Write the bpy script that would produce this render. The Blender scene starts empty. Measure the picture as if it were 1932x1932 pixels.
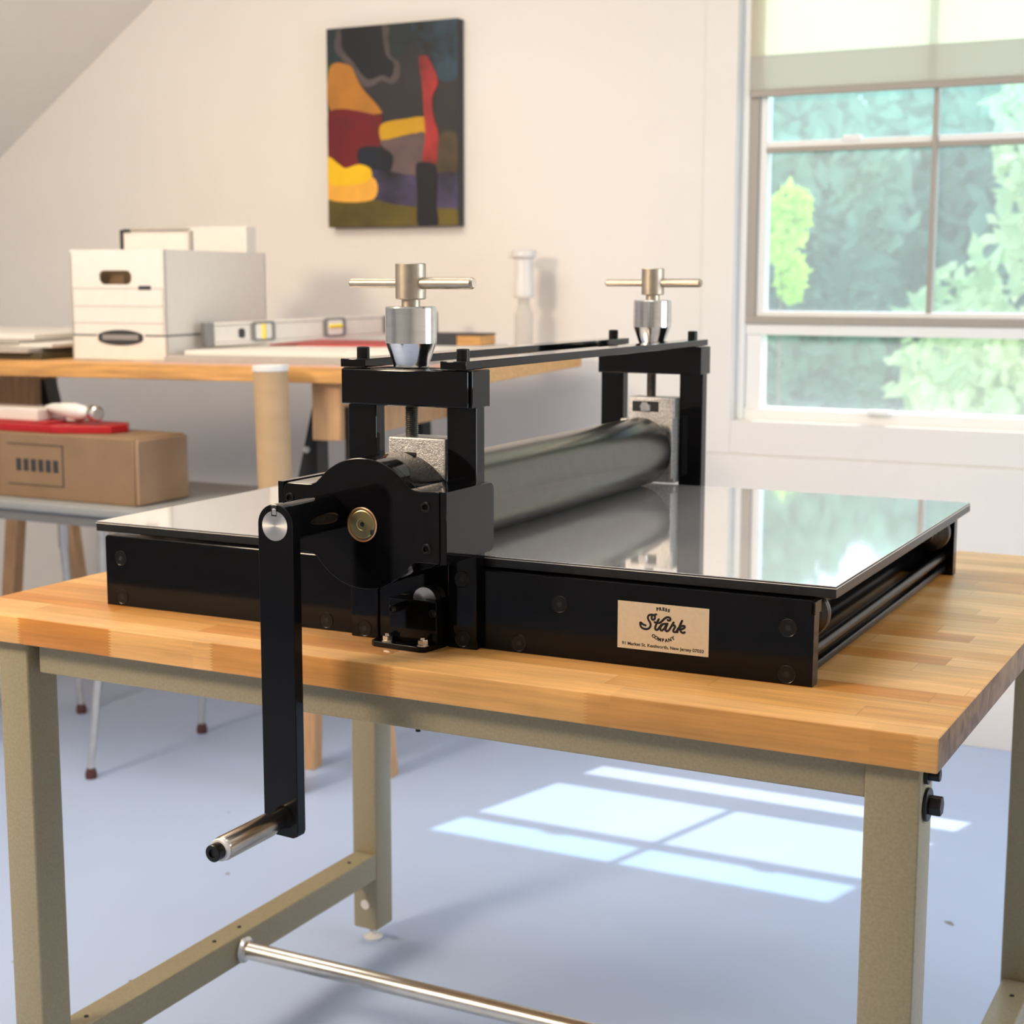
import bpy, bmesh, math, random
from mathutils import Vector, Matrix

# ---------------------------------------------------------------- scene, camera, world, lights
# All lengths below are drawn in units of U metres (front edge of the workbench top = origin, x right, y away, z up).
U = 0.77  # scales the whole fitted scene, camera included, to reach real sizes
scene = bpy.context.scene
col = scene.collection
R = math.radians

CAMPOS = (0.3837, -1.8295, 0.5304)
YAW, PITCH, ROLL, FPX = -0.47867, 0.144755, 0.001437, 2985.66
cd = bpy.data.cameras.new('camera'); cam = bpy.data.objects.new('camera', cd); col.objects.link(cam)
f = Vector((math.sin(YAW)*math.cos(PITCH), math.cos(YAW)*math.cos(PITCH), -math.sin(PITCH)))
r = Vector((math.cos(YAW), -math.sin(YAW), 0)); u = r.cross(f)
r2 = r*math.cos(ROLL) + u*math.sin(ROLL); u2 = -r*math.sin(ROLL) + u*math.cos(ROLL)
m = Matrix((r2, u2, -f)).transposed().to_4x4(); m.translation = Vector(CAMPOS)*U
cam.matrix_world = m
cd.sensor_width = 36; cd.lens = FPX/1932*36
cd.clip_start = 0.02; cd.clip_end = 200
cd.dof.use_dof = True; cd.dof.focus_distance = 2.1*U; cd.dof.aperture_fstop = 8.5
scene.camera = cam

scene.view_settings.view_transform = 'Standard'
scene.view_settings.look = 'None'
scene.view_settings.exposure = 0.24
scene.view_settings.gamma = 1.0
scene.view_settings.use_curve_mapping = False

world = bpy.data.worlds.new('world'); scene.world = world; world.use_nodes = True
bg = world.node_tree.nodes['Background']
bg.inputs[0].default_value = (0.80, 0.92, 1.0, 1); bg.inputs[1].default_value = 2.0

def light(name, kind, loc, target, power, color, size=1.0, sizey=None):
    ld = bpy.data.lights.new(name, kind); o = bpy.data.objects.new(name, ld); col.objects.link(o)
    o.location = Vector(loc)*U
    o.rotation_euler = (Vector(target)-Vector(loc)).to_track_quat('-Z', 'Y').to_euler()
    ld.energy = power; ld.color = color
    if kind == 'AREA':
        ld.shape = 'RECTANGLE'; ld.size = size*U; ld.size_y = (sizey or size)*U
    return o
sun = light('sun', 'SUN', (0, 8, 8), Vector((0, 8, 8))+Vector((-.254, -1, -1.36)), 5.2, (1.0, 0.97, 0.92)); sun.data.angle = R(0.6)
light('ceiling_light_warm', 'AREA', (-3.0, -2.4, 2.0), (-1.9, 0.5, 0), 90, (1.0, 0.80, 0.58), .9, .9)
light('ceiling_light_far', 'AREA', (-2.9, 1.5, 2.12), (-2.9, 1.8, 0), 30, (1.0, 0.86, 0.70), 1.4, 1.4)
light('overhead_fill_near', 'AREA', (-1.0, 0.2, 2.12), (-1.0, 0.2, 0), 12, (1.0, 0.98, 0.97), 1.8, 1.8)  # unseen overhead fill, added to brighten the room
light('side_fill_daylight', 'AREA', (2.0, 1.5, 0.85), (0, 1.5, 0.85), 17, (0.86, 0.93, 1.0), 1.5, 1.3)  # fill lamp added outside the unseen side window for light from the right

# ---------------------------------------------------------------- materials
def nodes(name):
    mt = bpy.data.materials.new(name); mt.use_nodes = True
    nt = mt.node_tree; b = nt.nodes['Principled BSDF']
    return mt, nt, b
def mat(name, c, rough=.5, metal=0., spec=.5, coat=0., noise=0., nscale=40., bump=0., bscale=200., stretch=(1, 1, 1)):
    mt, nt, b = nodes(name)
    b.inputs['Roughness'].default_value = rough; b.inputs['Metallic'].default_value = metal
    b.inputs['Specular IOR Level'].default_value = spec
    if coat: b.inputs['Coat Weight'].default_value = coat; b.inputs['Coat Roughness'].default_value = .04
    b.inputs['Base Color'].default_value = (*c, 1)
    tc = nt.nodes.new('ShaderNodeTexCoord'); mp = nt.nodes.new('ShaderNodeMapping')
    mp.inputs['Scale'].default_value = stretch
    nt.links.new(tc.outputs['Object'], mp.inputs[0])
    n = nt.nodes.new('ShaderNodeTexNoise'); n.inputs['Scale'].default_value = nscale; n.inputs['Detail'].default_value = 4
    nt.links.new(mp.outputs[0], n.inputs['Vector'])
    rp = nt.nodes.new('ShaderNodeValToRGB')
    k = noise
    rp.color_ramp.elements[0].position = .3; rp.color_ramp.elements[1].position = .7
    rp.color_ramp.elements[0].color = (*[x*(1-k) for x in c], 1)
    rp.color_ramp.elements[1].color = (*[min(1, x*(1+k)) for x in c], 1)
    nt.links.new(n.outputs[0], rp.inputs[0]); nt.links.new(rp.outputs[0], b.inputs['Base Color'])
    if bump:
        n2 = nt.nodes.new('ShaderNodeTexNoise'); n2.inputs['Scale'].default_value = bscale; n2.inputs['Detail'].default_value = 3
        nt.links.new(mp.outputs[0], n2.inputs['Vector'])
        bp = nt.nodes.new('ShaderNodeBump'); bp.inputs['Strength'].default_value = bump; bp.inputs['Distance'].default_value = .002
        nt.links.new(n2.outputs[0], bp.inputs['Height']); nt.links.new(bp.outputs[0], b.inputs['Normal'])
    return mt
M = {}
M['wall'] = mat('wall_paint', (.80, .775, .74), .8, noise=.015, nscale=3, bump=.05, bscale=120)
M['ceiling'] = mat('ceiling_paint', (.86, .83, .79), .85, noise=.01)
M['white'] = mat('white_trim_paint', (.82, .82, .80), .45)
M['sash'] = mat('taupe_sash', (.36, .325, .285), .5)
M['black'] = mat('black_gloss_enamel', (.003, .003, .0034), .055, spec=.26, noise=.2, nscale=12, bump=.008, bscale=30)
M['blacksoft'] = mat('black_powder_coat', (.0035, .0035, .004), .11, spec=.21, noise=.2, nscale=60)
M['blackscrew'] = mat('black_oxide_screw', (.004, .004, .004), .28, spec=.3)
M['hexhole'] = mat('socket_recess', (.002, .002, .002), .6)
M['steel'] = mat('turned_steel', (.72, .70, .67), .16, 1., noise=.06, nscale=20, stretch=(1, 1, 12))
M['darksteel'] = mat('dark_wheel_steel', (.06, .055, .05), .3, .8)
M['rod'] = mat('dark_threaded_steel', (.17, .165, .14), .38, .9, noise=.2, nscale=200)
M['nickel'] = mat('satin_nickel_warm', (.47, .405, .32), .42, 1., noise=.08, nscale=90)
M['bronze'] = mat('bronze_bushing', (.75, .45, .24), .28, 1.)
M['brass'] = mat('dull_brass', (.44, .36, .17), .35, 1., noise=.08, nscale=60)
M['cast'] = mat('rough_cast_steel', (.48, .47, .46), .42, .8, noise=.3, nscale=300, bump=.35, bscale=700)
M['handle'] = mat('brushed_steel_grip', (.50, .44, .37), .24, 1., noise=.3, nscale=60, stretch=(6, .4, 6))
M['roller'] = mat('gunmetal_roller', (.135, .128, .117), .25, .94, noise=.07, nscale=60, bump=.02, bscale=400)
M['bed'] = mat('polished_press_bed', (.88, .855, .84), .045, .76, spec=.6, noise=.03, nscale=160)
M['bededge'] = mat('dark_bed_edge', (.012, .011, .010), .3, spec=.4, noise=.3, nscale=80)
M['olive'] = mat('hammered_beige_enamel', (.30, .262, .165), .38, noise=.10, nscale=300, bump=.12, bscale=500)
M['chrome'] = mat('galvanised_tube', (.62, .60, .56), .27, .95, noise=.08, nscale=40)
M['label'] = mat('label_card', (.60, .49, .35), .45, noise=.04, nscale=220)
M['ink'] = mat('label_ink', (.003, .002, .003), .5)
M['sticker'] = mat('white_round_sticker', (.70, .66, .64), .5)
M['card'] = mat('brown_cardboard', (.245, .155, .088), .75, noise=.08, nscale=14)
M['cardend'] = mat('lighter_cardboard_end', (.34, .215, .125), .45, noise=.12, nscale=10)  # lighter tint of the brown cardboard, for the carton end
M['cardtube'] = mat('kraft_tube', (.47, .32, .18), .6, noise=.06, nscale=10, stretch=(1, 1, 3))
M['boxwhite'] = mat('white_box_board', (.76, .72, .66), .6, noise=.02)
M['boxline'] = mat('grey_printed_line', (.17, .18, .19), .6)
M['boxlight'] = mat('pale_printed_line', (.52, .49, .46), .6)
M['boxgrey'] = mat('grey_logo_band', (.25, .24, .24), .6)
M['inkdark'] = mat('dark_print', (.03, .03, .035), .6)
M['paper'] = mat('white_paper', (.80, .76, .70), .7, noise=.02)
M['greyboard'] = mat('grey_board', (.42, .38, .34), .7, noise=.05)
M['red'] = mat('red_folder', (.50, .05, .045), .5, noise=.1)
M['redcase'] = mat('red_plastic_case', (.40, .006, .012), .3, noise=.1)
M['pink'] = mat('pinkish_board', (.62, .42, .36), .6, noise=.05)
M['dkolive'] = mat('dark_olive_folder', (.06, .05, .02), .6)
M['alu'] = mat('aluminium_level', (.70, .66, .60), .40, .25, noise=.03)
M['greyplastic'] = mat('grey_plastic', (.19, .19, .19), .5)
M['yellow'] = mat('yellow_vial', (.85, .68, .02), .3)
M['clear'] = mat('pale_vial_block', (.72, .70, .66), .3)
M['wood'] = mat('orange_wood', (.60, .31, .095), .5, noise=.3, nscale=7, stretch=(1, 14, 14))
M['woodleg'] = mat('sawhorse_lumber', (.56, .33, .17), .6, noise=.18, nscale=8, stretch=(6, 6, 1))
M['bracket'] = mat('black_steel_bracket', (.012, .013, .013), .4, .3)
M['greengrey'] = mat('green_grey_bracket_face', (.13, .16, .15), .45, .4)
M['tip'] = mat('dark_red_rubber_tip', (.07, .02, .018), .6)
M['tabletopgrey'] = mat('grey_laminate', (.28, .29, .29), .4, noise=.05)
M['hose'] = mat('white_plastic', (.76, .75, .73), .35)
M['bark'] = mat('bark', (.16, .12, .09), .9, noise=.3)
M['ground'] = mat('lawn', (.20, .30, .13), .95, noise=.3, nscale=2)

def translucent(name, c, tr, trc=None, see=0., alb=.5):
    mt = bpy.data.materials.new(name); mt.use_nodes = True; nt = mt.node_tree; nt.nodes.clear()
    out = nt.nodes.new('ShaderNodeOutputMaterial')
    d = nt.nodes.new('ShaderNodeBsdfDiffuse'); d.inputs[0].default_value = (*c, 1)
    t = nt.nodes.new('ShaderNodeBsdfTranslucent'); t.inputs[0].default_value = (*(trc or c), 1)
    mx = nt.nodes.new('ShaderNodeMixShader'); mx.inputs[0].default_value = tr
    nt.links.new(d.outputs[0], mx.inputs[1]); nt.links.new(t.outputs[0], mx.inputs[2])
    last = mx
    if see:
        g = nt.nodes.new('ShaderNodeBsdfTransparent'); g.inputs[0].default_value = (1, 1, 1, 1)
        m2 = nt.nodes.new('ShaderNodeMixShader'); m2.inputs[0].default_value = see
        nt.links.new(mx.outputs[0], m2.inputs[1]); nt.links.new(g.outputs[0], m2.inputs[2]); last = m2
    nt.links.new(last.outputs[0], out.inputs[0])
    return mt
def leafmat(name, c1, c2, sc):
    mt = bpy.data.materials.new(name); mt.use_nodes = True; nt = mt.node_tree; nt.nodes.clear()
    out = nt.nodes.new('ShaderNodeOutputMaterial'); tc = nt.nodes.new('ShaderNodeTexCoord')
    n = nt.nodes.new('ShaderNodeTexNoise'); n.inputs['Scale'].default_value = sc; n.inputs['Detail'].default_value = 3
    nt.links.new(tc.outputs['Object'], n.inputs[0])
    rp = nt.nodes.new('ShaderNodeValToRGB'); rp.color_ramp.elements[0].position = .38; rp.color_ramp.elements[1].position = .62
    rp.color_ramp.elements[0].color = (*c1, 1); rp.color_ramp.elements[1].color = (*c2, 1)
    nt.links.new(n.outputs[0], rp.inputs[0])
    d = nt.nodes.new('ShaderNodeBsdfDiffuse'); t = nt.nodes.new('ShaderNodeBsdfTranslucent')
    nt.links.new(rp.outputs[0], d.inputs[0]); nt.links.new(rp.outputs[0], t.inputs[0])
    mx = nt.nodes.new('ShaderNodeMixShader'); mx.inputs[0].default_value = .5
    nt.links.new(d.outputs[0], mx.inputs[1]); nt.links.new(t.outputs[0], mx.inputs[2]); nt.links.new(mx.outputs[0], out.inputs[0])
    return mt
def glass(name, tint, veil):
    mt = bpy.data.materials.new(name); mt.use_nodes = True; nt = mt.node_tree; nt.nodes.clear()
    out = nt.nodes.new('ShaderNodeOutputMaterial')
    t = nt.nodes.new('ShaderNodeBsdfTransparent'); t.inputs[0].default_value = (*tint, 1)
    v = nt.nodes.new('ShaderNodeBsdfTranslucent'); v.inputs[0].default_value = (.95, .98, 1, 1)  # veil: pale haze of reflections mixed into the pane
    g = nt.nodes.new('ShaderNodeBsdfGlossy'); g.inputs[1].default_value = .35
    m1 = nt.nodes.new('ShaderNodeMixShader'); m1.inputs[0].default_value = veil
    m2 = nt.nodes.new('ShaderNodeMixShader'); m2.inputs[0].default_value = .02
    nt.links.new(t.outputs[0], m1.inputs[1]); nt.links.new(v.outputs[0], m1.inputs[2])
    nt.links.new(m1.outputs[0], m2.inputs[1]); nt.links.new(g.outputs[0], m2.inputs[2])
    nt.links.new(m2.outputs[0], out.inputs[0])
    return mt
M['shade'] = translucent('roller_shade_cloth', (.82, .78, .68), .62, (.98, .92, .78), .13)
M['hem'] = translucent('doubled_hem_cloth', (.66, .64, .58), .40, (.75, .72, .64), .03)
M['glasslow'] = glass('veiled_clear_pane', (.97, .98, .99), .10)
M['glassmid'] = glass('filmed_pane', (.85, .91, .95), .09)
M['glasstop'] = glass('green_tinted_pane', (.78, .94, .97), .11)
M['plastic_clear'] = translucent('frosted_bottle', (.75, .74, .71), .5, (.9, .9, .88), .45)

def floor_mat():
    mt, nt, b = nodes('blue_grey_painted_floor')
    tc = nt.nodes.new('ShaderNodeTexCoord')
    n = nt.nodes.new('ShaderNodeTexNoise'); n.inputs['Scale'].default_value = 1.6; n.inputs['Detail'].default_value = 5
    nt.links.new(tc.outputs['Object'], n.inputs[0])
    rp = nt.nodes.new('ShaderNodeValToRGB')
    rp.color_ramp.elements[0].position = .3; rp.color_ramp.elements[1].position = .72
    rp.color_ramp.elements[0].color = (.42, .53, .76, 1); rp.color_ramp.elements[1].color = (.455, .57, .82, 1)
    nt.links.new(n.outputs[0], rp.inputs[0])
    v = nt.nodes.new('ShaderNodeTexNoise'); v.inputs['Scale'].default_value = 14; v.inputs['Detail'].default_value = 2
    nt.links.new(tc.outputs['Object'], v.inputs[0])
    st = nt.nodes.new('ShaderNodeMath'); st.operation = 'GREATER_THAN'; st.inputs[1].default_value = .765
    nt.links.new(v.outputs[0], st.inputs[0])
    mx = nt.nodes.new('ShaderNodeMixRGB'); mx.inputs[2].default_value = (.16, .17, .20, 1)
    nt.links.new(st.outputs[0], mx.inputs[0]); nt.links.new(rp.outputs[0], mx.inputs[1])
    nt.links.new(mx.outputs[0], b.inputs['Base Color'])
    b.inputs['Roughness'].default_value = .38; b.inputs['Specular IOR Level'].default_value = .5
    bp = nt.nodes.new('ShaderNodeBump'); bp.inputs['Strength'].default_value = .05
    nt.links.new(n.outputs[0], bp.inputs['Height']); nt.links.new(bp.outputs[0], b.inputs['Normal'])
    return mt
M['floor'] = floor_mat()

def butcher_mat():
    """laminated maple: staves along x in rows along y, front stave with finger joints, dark end grain on the sides"""
    mt, nt, b = nodes('butcher_block_maple')
    N = nt.nodes.new; Lk = nt.links.new
    def math_(op, a, b_=None):
        n = N('ShaderNodeMath'); n.operation = op
        for i, v in enumerate((a, b_)):
            if v is None: continue
            if isinstance(v, (int, float)): n.inputs[i].default_value = v
            else: Lk(v, n.inputs[i])
        return n.outputs[0]
    tc = N('ShaderNodeTexCoord'); sep = N('ShaderNodeSeparateXYZ'); Lk(tc.outputs['Object'], sep.inputs[0])
    geo = N('ShaderNodeNewGeometry'); ns = N('ShaderNodeSeparateXYZ'); Lk(geo.outputs['Normal'], ns.inputs[0])
    X = math_('DIVIDE', sep.outputs[0], U); Y = math_('DIVIDE', sep.outputs[1], U); Z = math_('DIVIDE', sep.outputs[2], U)
    rowf = math_('DIVIDE', Y, .052); row = math_('FLOOR', rowf)
    wn = N('ShaderNodeTexWhiteNoise'); wn.noise_dimensions = '1D'; Lk(row, wn.inputs['W'])
    xs = math_('ADD', math_('DIVIDE', X, .34), math_('MULTIPLY', wn.outputs[0], 9.0))
    colf = math_('FLOOR', xs)
    comb = N('ShaderNodeCombineXYZ'); Lk(row, comb.inputs[0]); Lk(colf, comb.inputs[1])
    wc = N('ShaderNodeTexWhiteNoise'); wc.noise_dimensions = '3D'; Lk(comb.outputs[0], wc.inputs['Vector'])
    tone_top = wc.outputs[0]
    # front stave: pieces between the finger joints
    tri = math_('MULTIPLY', math_('PINGPONG', math_('MULTIPLY', Z, 1/.0045), .5), .016)
    isfront = math_('LESS_THAN', ns.outputs[1], -.5)
    xf = math_('ADD', X, math_('MULTIPLY', math_('SUBTRACT', tri, .004), isfront))
    pos = math_('DIVIDE', math_('ADD', xf, 1.7), 1.72)
    rf = N('ShaderNodeValToRGB'); rf.color_ramp.interpolation = 'CONSTANT'
    joints = [(-1.70, .22), (-1.457, .95), (-1.265, .10), (-1.072, .78), (-.753, .42), (-.530, .38), (-.46, .68), (-.0305, .16)]
    els = rf.color_ramp.elements
    for i, (jx, v) in enumerate(joints):
        e = els[i] if i < 2 else els.new((jx+1.7)/1.72)
        e.position = (jx+1.7)/1.72; e.color = (v, v, v, 1)
    Lk(pos, rf.inputs[0])
    row0 = math_('LESS_THAN', Y, .052)
    tone_f = math_('ADD', math_('MULTIPLY', rf.outputs[0], math_('ADD', math_('MULTIPLY', isfront, .75), .25)), 0)
    mxt = N('ShaderNodeMixRGB'); Lk(row0, mxt.inputs[0]); Lk(tone_top, mxt.inputs[1]); Lk(tone_f, mxt.inputs[2])
    # grain along x
    mp = N('ShaderNodeMapping'); mp.inputs['Scale'].default_value = (3, 60, 60); Lk(tc.outputs['Object'], mp.inputs[0])
    off = N('ShaderNodeVectorMath'); off.operation = 'ADD'
    sc = N('ShaderNodeVectorMath'); sc.operation = 'SCALE'; Lk(wc.outputs['Color'], sc.inputs[0]); sc.inputs['Scale'].default_value = 20
    Lk(mp.outputs[0], off.inputs[0]); Lk(sc.outputs[0], off.inputs[1])
    g = N('ShaderNodeTexNoise'); g.inputs['Scale'].default_value = 1.2; g.inputs['Detail'].default_value = 5; g.inputs['Distortion'].default_value = .4
    Lk(off.outputs[0], g.inputs[0])
    mp2 = N('ShaderNodeMapping'); mp2.inputs['Scale'].default_value = (5, 16, 16); Lk(tc.outputs['Object'], mp2.inputs[0])
    g2 = N('ShaderNodeTexNoise'); g2.inputs['Scale'].default_value = 1.3; g2.inputs['Detail'].default_value = 3; Lk(mp2.outputs[0], g2.inputs[0])
    base = N('ShaderNodeValToRGB'); base.color_ramp.elements[0].color = (.64, .355, .13, 1); base.color_ramp.elements[1].color = (.46, .18, .032, 1)
    e = base.color_ramp.elements.new(.5); e.color = (.56, .30, .095, 1)
    Lk(mxt.outputs[0], base.inputs[0])
    k = math_('ADD', math_('MULTIPLY', g.outputs[0], .70), math_('MULTIPLY', g2.outputs[0], .62))
    mpf = N('ShaderNodeMapping'); mpf.inputs['Scale'].default_value = (14, 330, 330); Lk(tc.outputs['Object'], mpf.inputs[0])
    gf = N('ShaderNodeTexNoise'); gf.inputs['Scale'].default_value = 1.0; gf.inputs['Detail'].default_value = 4; Lk(mpf.outputs[0], gf.inputs[0])
    k = math_('ADD', k, math_('MULTIPLY', gf.outputs[0], .45))
    k = math_('ADD', k, .20)
    hs = N('ShaderNodeVectorMath'); hs.operation = 'SCALE'; Lk(base.outputs[0], hs.inputs[0]); Lk(k, hs.inputs['Scale'])
    # mineral streaks / knots
    mp3 = N('ShaderNodeMapping'); mp3.inputs['Scale'].default_value = (4.5, 30, 30); Lk(tc.outputs['Object'], mp3.inputs[0])
    kn = N('ShaderNodeTexNoise'); kn.inputs['Scale'].default_value = 1.0; kn.inputs['Detail'].default_value = 2; Lk(mp3.outputs[0], kn.inputs[0])
    kr = N('ShaderNodeValToRGB'); kr.color_ramp.elements[0].position = .70; kr.color_ramp.elements[1].position = .82
    kr.color_ramp.elements[1].color = (.75, .75, .75, 1); Lk(kn.outputs[0], kr.inputs[0])
    mk = N('ShaderNodeMixRGB'); Lk(kr.outputs[0], mk.inputs[0]); Lk(hs.outputs[0], mk.inputs[1]); mk.inputs[2].default_value = (.16, .06, .03, 1)
    # seams
    fr = math_('FRACT', rowf); seam = math_('LESS_THAN', math_('ABSOLUTE', math_('SUBTRACT', fr, .5)), .485)
    fx = math_('FRACT', xs); seam2 = math_('LESS_THAN', math_('ABSOLUTE', math_('SUBTRACT', fx, .5)), .4975)
    sm = math_('MULTIPLY', seam, math_('MAXIMUM', seam2, row0))
    sm = math_('MAXIMUM', sm, math_('GREATER_THAN', math_('ABSOLUTE', ns.outputs[1]), .5))
    sf = math_('ADD', math_('MULTIPLY', sm, .2), .8)
    h2 = N('ShaderNodeVectorMath'); h2.operation = 'SCALE'; Lk(mk.outputs[0], h2.inputs[0]); Lk(sf, h2.inputs['Scale'])
    # end grain
    ge = N('ShaderNodeTexNoise'); ge.inputs['Scale'].default_value = 22; ge.inputs['Detail'].default_value = 5; ge.inputs['Distortion'].default_value = 1.6
    Lk(tc.outputs['Object'], ge.inputs[0])
    re = N('ShaderNodeValToRGB'); re.color_ramp.elements[0].position = .35; re.color_ramp.elements[1].position = .62
    re.color_ramp.elements[0].color = (.115, .06, .033, 1); re.color_ramp.elements[1].color = (.26, .155, .085, 1); Lk(ge.outputs[0], re.inputs[0])
    isend = math_('GREATER_THAN', math_('ABSOLUTE', ns.outputs[0]), .8)
    me = N('ShaderNodeMixRGB'); Lk(isend, me.inputs[0]); Lk(h2.outputs[0], me.inputs[1]); Lk(re.outputs[0], me.inputs[2])
    Lk(me.outputs[0], b.inputs['Base Color'])
    b.inputs['Roughness'].default_value = .36; b.inputs['Specular IOR Level'].default_value = .35
    return mt
M['butcher'] = butcher_mat()

def disc_mat():
    """turned steel face with the radial sheen of a lathe cut"""
    mt, nt, b = nodes('lathe_cut_steel_face')
    b.inputs['Base Color'].default_value = (.68, .65, .60, 1); b.inputs['Metallic'].default_value = 1; b.inputs['Roughness'].default_value = .32
    b.inputs['Anisotropic'].default_value = .8
    tn = nt.nodes.new('ShaderNodeTangent'); tn.direction_type = 'RADIAL'; tn.axis = 'Y'
    nt.links.new(tn.outputs[0], b.inputs['Tangent'])
    return mt
M['disc'] = disc_mat()

# ---------------------------------------------------------------- geometry helpers
class MB:
    def __init__(s): s.bm = bmesh.new(); s.mi = 0; s.mats = []
    def _tag(s, n0):
        s.bm.faces.ensure_lookup_table()
        for fc in s.bm.faces[n0:]: fc.material_index = s.mi
    def _merge(s, b2, mx=None):
        if mx is not None: bmesh.ops.transform(b2, matrix=mx, verts=b2.verts)
        n0 = len(s.bm.faces); me = bpy.data.meshes.new('tmp'); b2.to_mesh(me); b2.free(); s.bm.from_mesh(me); bpy.data.meshes.remove(me); s._tag(n0)
        return s
    def box(s, x0, x1, y0, y1, z0, z1, bev=0., seg=2, mx=None):
        b2 = bmesh.new(); bmesh.ops.create_cube(b2, size=1)
        for v in b2.verts:
            v.co = Vector(((x0+x1)/2+v.co.x*(x1-x0), (y0+y1)/2+v.co.y*(y1-y0), (z0+z1)/2+v.co.z*(z1-z0)))
        if bev: bmesh.ops.bevel(b2, geom=b2.edges[:], offset=bev, segments=seg, profile=.5, affect='EDGES')
        return s._merge(b2, mx)
    def lathe(s, prof, p, d=(0, 0, 1), seg=32, caps=True):
        """prof: (radius, height) pairs along direction d from point p"""
        q = Vector(d).normalized().to_track_quat('Z', 'Y').to_matrix().to_4x4(); q.translation = Vector(p)
        b2 = bmesh.new(); rings = []
        for (rr, h) in prof:
            rings.append([b2.verts.new((rr*math.cos(2*math.pi*i/seg), rr*math.sin(2*math.pi*i/seg), h)) for i in range(seg)])
        for a, c in zip(rings, rings[1:]):
            for i in range(seg): b2.faces.new((a[i], a[(i+1) % seg], c[(i+1) % seg], c[i]))
        if caps: b2.faces.new(rings[0][::-1]); b2.faces.new(rings[-1])
        bmesh.ops.recalc_face_normals(b2, faces=b2.faces)
        return s._merge(b2, q)
    def cyl(s, a, b, r0, r1=None, seg=24, ch=0.):
        a, b = Vector(a), Vector(b); L = (b-a).length; r1 = r0 if r1 is None else r1
        pr = [(r0-ch, 0), (r0, ch), (r1, L-ch), (r1-ch, L)] if ch else [(r0, 0), (r1, L)]
        return s.lathe(pr, a, b-a, seg)
    def prism(s, pts, axis, a, b, bev=0.):
        """pts: polygon in the two remaining axes (xz for axis y, yz for x, xy for z), extruded from a to b"""
        b2 = bmesh.new()
        def P(p, h): return {'y': (p[0], h, p[1]), 'x': (h, p[0], p[1]), 'z': (p[0], p[1], h)}[axis]
        v0 = [b2.verts.new(P(p, a)) for p in pts]; v1 = [b2.verts.new(P(p, b)) for p in pts]
        f0 = b2.faces.new(v0); f1 = b2.faces.new(v1[::-1])
        n = len(pts)
        for i in range(n): b2.faces.new((v0[i], v0[(i+1) % n], v1[(i+1) % n], v1[i]))
        bmesh.ops.recalc_face_normals(b2, faces=b2.faces)
        if bev:
            ed = [e for e in b2.edges if any(fc in (f0, f1) for fc in e.link_faces)]
            bmesh.ops.bevel(b2, geom=ed, offset=bev, segments=2, profile=.5, affect='EDGES')
        return s._merge(b2)
    def tube(s, pts, rad, seg=24):
        for a, b in zip(pts, pts[1:]): s.cyl(a, b, rad, seg=seg)
        for p in pts[1:-1]:
            b2 = bmesh.new(); bmesh.ops.create_uvsphere(b2, u_segments=12, v_segments=8, radius=rad*1.001); s._merge(b2, Matrix.Translation(p))
        return s
    def quad(s, *ps):
        n0 = len(s.bm.faces); s.bm.faces.new([s.bm.verts.new(p) for p in ps]); s._tag(n0); return s
    def mat(s, name):
        if name not in s.mats: s.mats.append(name)
        s.mi = s.mats.index(name); return s
    def build(s, name, material=None, parent=None, mx=None, base=(0, 0, 0), sharp=20.5):
        me = bpy.data.meshes.new(name)
        bm = s.bm
        if mx is not None: bmesh.ops.transform(bm, matrix=mx, verts=bm.verts)
        bmesh.ops.translate(bm, vec=-Vector(base), verts=bm.verts)
        bmesh.ops.scale(bm, vec=(U, U, U), verts=bm.verts)
        bm.to_mesh(me); bm.free()
        if s.mats:
            for k in s.mats: me.materials.append(M[k])
        else: me.materials.append(M[material])
        for p in me.polygons: p.use_smooth = True
        me.set_sharp_from_angle(angle=R(sharp))
        o = bpy.data.objects.new(name, me); col.objects.link(o)
        if parent is not None: o.parent = parent
        else: o.location = Vector(base)*U
        return o
def tag(o, label=None, cat=None, group=None, kind=None):
    if label: o['label'] = label
    if cat: o['category'] = cat
    if group: o['group'] = group
    if kind: o['kind'] = kind
    return o
def empty(name, loc, rz=0., label=None, cat=None, group=None):
    o = bpy.data.objects.new(name, None); col.objects.link(o); o.empty_display_size = .05
    o.location = Vector(loc)*U; o.rotation_euler = (0, 0, rz)
    return tag(o, label, cat, group)
def struct(mb, name, material=None, parent=None):
    o = mb.build(name, material, parent)
    if parent is None: o['kind'] = 'structure'
    return o
def smooth_line(pts, n=8, closed=False):
    out = []
    m_ = len(pts)
    g = lambda i: Vector(pts[i % m_]) if closed else Vector(pts[max(0, min(m_-1, i))])
    for i in range(m_ if closed else m_-1):
        p0, p1, p2, p3 = g(i-1), g(i), g(i+1), g(i+2)
        for k in range(n):
            t = k/n
            out.append(.5*((2*p1)+(p2-p0)*t+(2*p0-5*p1+4*p2-p3)*t*t+(3*p1-p0-3*p2+p3)*t**3))
    if not closed: out.append(Vector(pts[-1]))
    return out
def rrect(x0, x1, z0, z1, rad, seg=5, corners=(1, 1, 1, 1)):
    pts = []
    for (cx, cz, a0, on) in ((x1-rad, z1-rad, 0, corners[0]), (x0+rad, z1-rad, 90, corners[1]), (x0+rad, z0+rad, 180, corners[2]), (x1-rad, z0+rad, 270, corners[3])):
        if on:
            for k in range(seg+1):
                a = R(a0+90*k/seg); pts.append((cx+rad*math.cos(a), cz+rad*math.sin(a)))
        else:
            pts.append((cx+rad*(1 if a0 in (0, 270) else -1), cz+rad*(1 if a0 < 180 else -1)))
    return pts

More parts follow.
